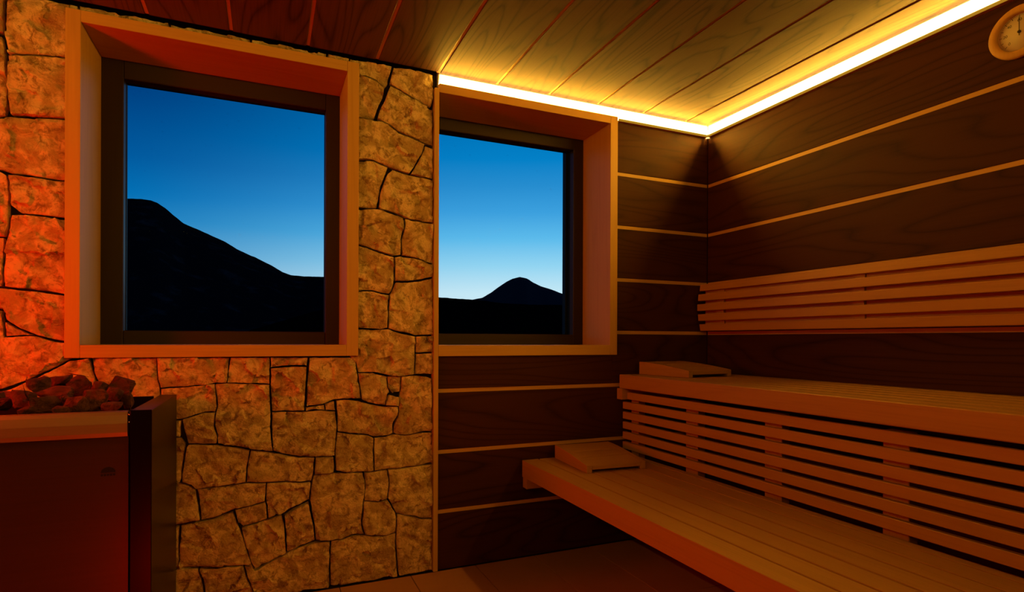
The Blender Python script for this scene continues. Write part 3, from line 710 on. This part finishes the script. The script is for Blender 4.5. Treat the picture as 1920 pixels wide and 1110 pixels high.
box('plinth', SX0 + .02, SX1 - .02, SY0 + .04, SY1 - .02, 0.0005, 0.0595, STOVE_DARK, st)
for a, b in ((SX1 + .0050, SX1 + .0575), (SX0 - .0575, SX0 - .0050)):
    o = box('side_guard', a, b, SY0 - .004, SY1 + .005, 0.0005, SZ + .001, STOVE_DARK, st, 0.0015)
    o['label'] = 'thick dark upright guard panel'
for z in (SZ - .011, SZ - .032):
    bm = bmesh.new(); bmesh.ops.create_uvsphere(bm, u_segments=10, v_segments=6, radius=.0028)
    link('rivet', finish(bm, 'rivet', True), CHROME, st, Vector((SX1 + .0015, SY0 + .002, z)) - Vector(st['_at']))
# small dark maker's plate: a dome over a row of blocks
bm = bmesh.new(); ex, ez, ey = -0.408, Z0 - .378, SY0 + .0113
def plate(pts):
    A = [bm.verts.new((x, ey, z)) for x, z in pts]; B = [bm.verts.new((x, ey + .0012, z)) for x, z in pts]
    bm.faces.new(A); bm.faces.new(B[::-1])
    for i in range(len(pts)): bm.faces.new((A[i], B[i], B[(i + 1) % len(pts)], A[(i + 1) % len(pts)]))
plate([(ex - .0175 * math.cos(math.pi * i / 14), ez + .0155 * math.sin(math.pi * i / 14)) for i in range(15)][::-1])
for k in range(5): plate([(ex - .0175 + .0072 * k, ez - .0095), (ex - .0175 + .0072 * k + .0052, ez - .0095), (ex - .0175 + .0072 * k + .0052, ez - .0035), (ex - .0175 + .0072 * k, ez - .0035)])
at(link('emblem', finish(bm, 'emblem'), BLACK, st))['label'] = 'small black emblem on the front'

# stones heaped on the stove: each a broken boulder of its own
def boulder(seed, sx, sy, sz):
    rnd = random.Random(seed); bm = bmesh.new()
    pts = []
    for i in range(15):
        v = Vector((rnd.gauss(0, 1), rnd.gauss(0, 1), rnd.gauss(0, 1))).normalized()
        v = Vector([math.copysign(abs(c) ** 0.72, c) for c in v]); v = v / max(abs(c) for c in v) * rnd.uniform(.82, 1.0)
        pts.append(bm.verts.new((v.x * sx, v.y * sy, v.z * sz)))
    h = bmesh.ops.convex_hull(bm, input=pts)
    bmesh.ops.delete(bm, geom=[g for g in h['geom_interior'] if isinstance(g, bmesh.types.BMVert)], context='VERTS')
    bmesh.ops.bevel(bm, geom=list(bm.edges), offset=min(sx, sy, sz) * .10, segments=1, affect='EDGES')
    bmesh.ops.triangulate(bm, faces=bm.faces)
    bmesh.ops.subdivide_edges(bm, edges=[e for e in bm.edges if e.calc_length() > .016], cuts=2)
    bmesh.ops.triangulate(bm, faces=bm.faces)
    o = Vector((seed * 3.3, 1, 2))
    for v in bm.verts:
        n = noise.noise_vector(v.co * 45 + o) * .0030 + noise.noise_vector(v.co * 110 + o) * .0012
        v.co += n
    return finish(bm, 'sauna_stone', False)
HEAP = [
    (-0.680, 2.035, 0.836, 0.023, 0.018, 0.022, 0.05, 'sauna stone at the heap edge cut by the picture'),
    (-0.627, 2.015, 0.849, 0.029, 0.023, 0.030, 0.10, 'broad sauna stone with a flat red-lit top, low at the heap'),
    (-0.622, 2.105, 0.883, 0.033, 0.024, 0.027, 0.10, 'blocky sauna stone at the back of the heap, with a sloping outer end'),
    (-0.590, 2.175, 0.889, 0.031, 0.020, 0.020, -0.10, 'small dark-faced sauna stone, topmost at the middle of the back row'),
    (-0.567, 2.060, 0.861, 0.051, 0.031, 0.026, 0.15, 'long flat red-lit sauna stone, in the middle of the heap'),
    (-0.529, 2.135, 0.872, 0.035, 0.030, 0.039, 0.10, 'tall reddish sauna stone standing below the short joint in the wall'),
    (-0.565, 1.975, 0.836, 0.039, 0.026, 0.027, -0.08, 'wide red-topped sauna stone resting on the steel band in the front row'),
    (-0.605, 1.955, 0.825, 0.022, 0.018, 0.012, -0.20, 'low sauna stone half hidden behind the steel band'),
    (-0.493, 1.965, 0.834, 0.032, 0.023, 0.025, -0.10, 'wedge-shaped sauna stone with a rounded red top, middle of the front row'),
    (-0.454, 1.990, 0.843, 0.034, 0.027, 0.034, 0.05, 'large dark-bellied sauna stone beside the wedge-shaped one'),
    (-0.470, 2.100, 0.869, 0.026, 0.019, 0.023, 0.20, 'small pointed sauna stone next to the tall reddish one'),
    (-0.422, 2.130, 0.876, 0.045, 0.029, 0.027, 0.35, 'big tilted dark sauna stone, topmost at the guard end of the heap'),
    (-0.424, 2.060, 0.851, 0.027, 0.021, 0.026, 0.30, 'red-lit sauna stone just under the big tilted one'),
    (-0.382, 2.020, 0.839, 0.019, 0.020, 0.032, 0.00, 'upright red sauna stone against the side guard'),
    (-0.404, 1.955, 0.825, 0.028, 0.019, 0.018, 0.05, 'dark small sauna stone behind the end of the steel band'),
    (-0.523, 1.950, 0.822, 0.023, 0.018, 0.013, 0.00, 'thin sauna stone wedged between two wide ones in the front row'),
    (-0.526, 2.012, 0.843, 0.020, 0.018, 0.018, 0.00, 'shadowed sauna stone deep in the middle of the heap'),
    (-0.718, 2.050, 0.845, 0.035, 0.026, 0.030, 0.00, 'sauna stone at the hidden end of the heap, large'),
    (-0.756, 2.030, 0.844, 0.034, 0.025, 0.028, 0.00, 'sauna stone at the hidden end of the heap, next to the far guard'),
    (-0.702, 2.160, 0.840, 0.025, 0.020, 0.025, 0.00, 'sauna stone at the back of the heap near the stone wall')]
for k, (x, y, z, sx, sy, sz, tilt, label) in enumerate(HEAP):
    me = boulder(k + 11, sx, sy, sz)
    o = link('sauna_stone', me, LAVA, None, (x, y, z)); o.rotation_euler = (random.Random(k).uniform(-.15, .15), tilt, random.Random(k).uniform(-.3, .3))
    o['label'] = label; o['category'] = 'stone'; o['group'] = 'sauna stones heaped on the stove'

# ------------------------------------------------------------------ landscape outside
def terrain(name, label, prof, R, depth, rough, mat, base=-40.0, cat='mountain', seed=1):
    """a ridge R metres away: prof = (azimuth, elevation in degrees) of its crest, falling away to both sides"""
    a0, a1 = prof[0][0], prof[-1][0]; na = int((a1 - a0) / 0.12); nr = 22
    def elev(a):
        for (p, e), (q, f) in zip(prof[:-1], prof[1:]):
            if p <= a <= q: return e + (f - e) * (a - p) / (q - p)
        return prof[-1][1]
    bm = bmesh.new(); rows = []
    for i in range(na + 1):
        a = a0 + (a1 - a0) * i / na; ar = math.radians(a); row = []
        h = math.tan(math.radians(elev(a))) * R
        for j in range(nr + 1):
            t = j / nr * 2 - 1                      # -1 near foot, 0 crest, 1 far foot
            r = R + t * depth
            f = max(0.0, 1 - abs(t) ** 1.05) 
            z = base + (h - base) * f
            q = Vector((math.sin(ar) * r, math.cos(ar) * r, 0)) / (depth * .55)
            z += noise.fractal(q + Vector((seed, 0, 0)), 1.0, 2.1, 4) * rough * (min(1, abs(t) * 3) * .9 + .0) * (1 if t < 0 else .3) * f
            if abs(t) < 1e-6: z += noise.fractal(Vector((a * 1.7, seed, 0)), 1.0, 2.0, 5) * R * .0004
            row.append(bm.verts.new((math.sin(ar) * r, math.cos(ar) * r, z)))
        rows.append(row)
    for i in range(na):
        for j in range(nr): bm.faces.new((rows[i][j], rows[i + 1][j], rows[i + 1][j + 1], rows[i][j + 1]))
    o = link(name, finish(bm, name, True), mat); o['label'] = label; o['category'] = cat
    return o
MT = hill_mat('dark_mountain_rock', (0.006, 0.006, 0.008), (0.05, 0.05, 0.06), 0.35)
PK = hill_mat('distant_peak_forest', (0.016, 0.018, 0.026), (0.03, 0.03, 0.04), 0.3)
RG = hill_mat('near_ridge_forest', (0.002, 0.002, 0.002), (0.003, 0.003, 0.003), 0.2)
terrain('mountain', 'dark mountain with a broad top and long slope, outside the larger window',
        [(-40, 7.0), (-28, 9.5), (-18, 10.6), (-13, 11.3), (-11.65, 11.45), (-10.74, 11.53), (-9.8, 11.62), (-9.1, 11.60), (-8.66, 11.45), (-8.07, 11.09), (-7.48, 10.58), (-6.68, 9.95), (-5.24, 9.40), (-3.55, 8.71), (-2.25, 7.96), (-0.92, 7.42), (0.44, 6.77), (1.36, 6.23), (2.05, 5.98), (3.23, 5.92), (5.01, 5.94), (6.62, 5.74), (9, 4.6), (12, 2.5), (15, 0.5)],
        6000, 2700, 180, MT, -120, seed=3)
terrain('mountain', 'small bluish peak outside the narrower window',
        [(8, 1.5), (14, 2.6), (17, 3.4), (19.06, 3.94), (20.4, 4.22), (21.21, 4.71), (22.01, 5.30), (22.82, 5.84), (23.46, 6.14), (24.16, 6.32), (24.86, 6.16), (25.51, 5.74), (26.32, 5.36), (27.39, 5.04), (28.46, 4.61), (30.33, 4.12), (36, 3.0), (48, 1.2)],
        14000, 5000, 160, PK, -200, seed=9)
terrain('hill', 'low black wooded ridge in front of the small peak', 
        [(-2, 0.6), (4, 2.6), (9, 3.9), (12, 4.3), (14.81, 4.32), (16.03, 4.23), (17.46, 4.14), (19.06, 4.05), (20.4, 3.95), (22.29, 3.70), (25.52, 3.54), (28.73, 3.54), (34, 3.7), (44, 3.3), (60, 2.0)],
        2300, 880, 40, RG, -90, 'hill', 17)
bm = bmesh.new(); vs = [bm.verts.new((x, y, -60)) for x, y in ((-26000, -26000), (26000, -26000), (26000, 30000), (-26000, 30000))]; bm.faces.new(vs)
g = struct(link('ground', finish(bm, 'ground'), RG))
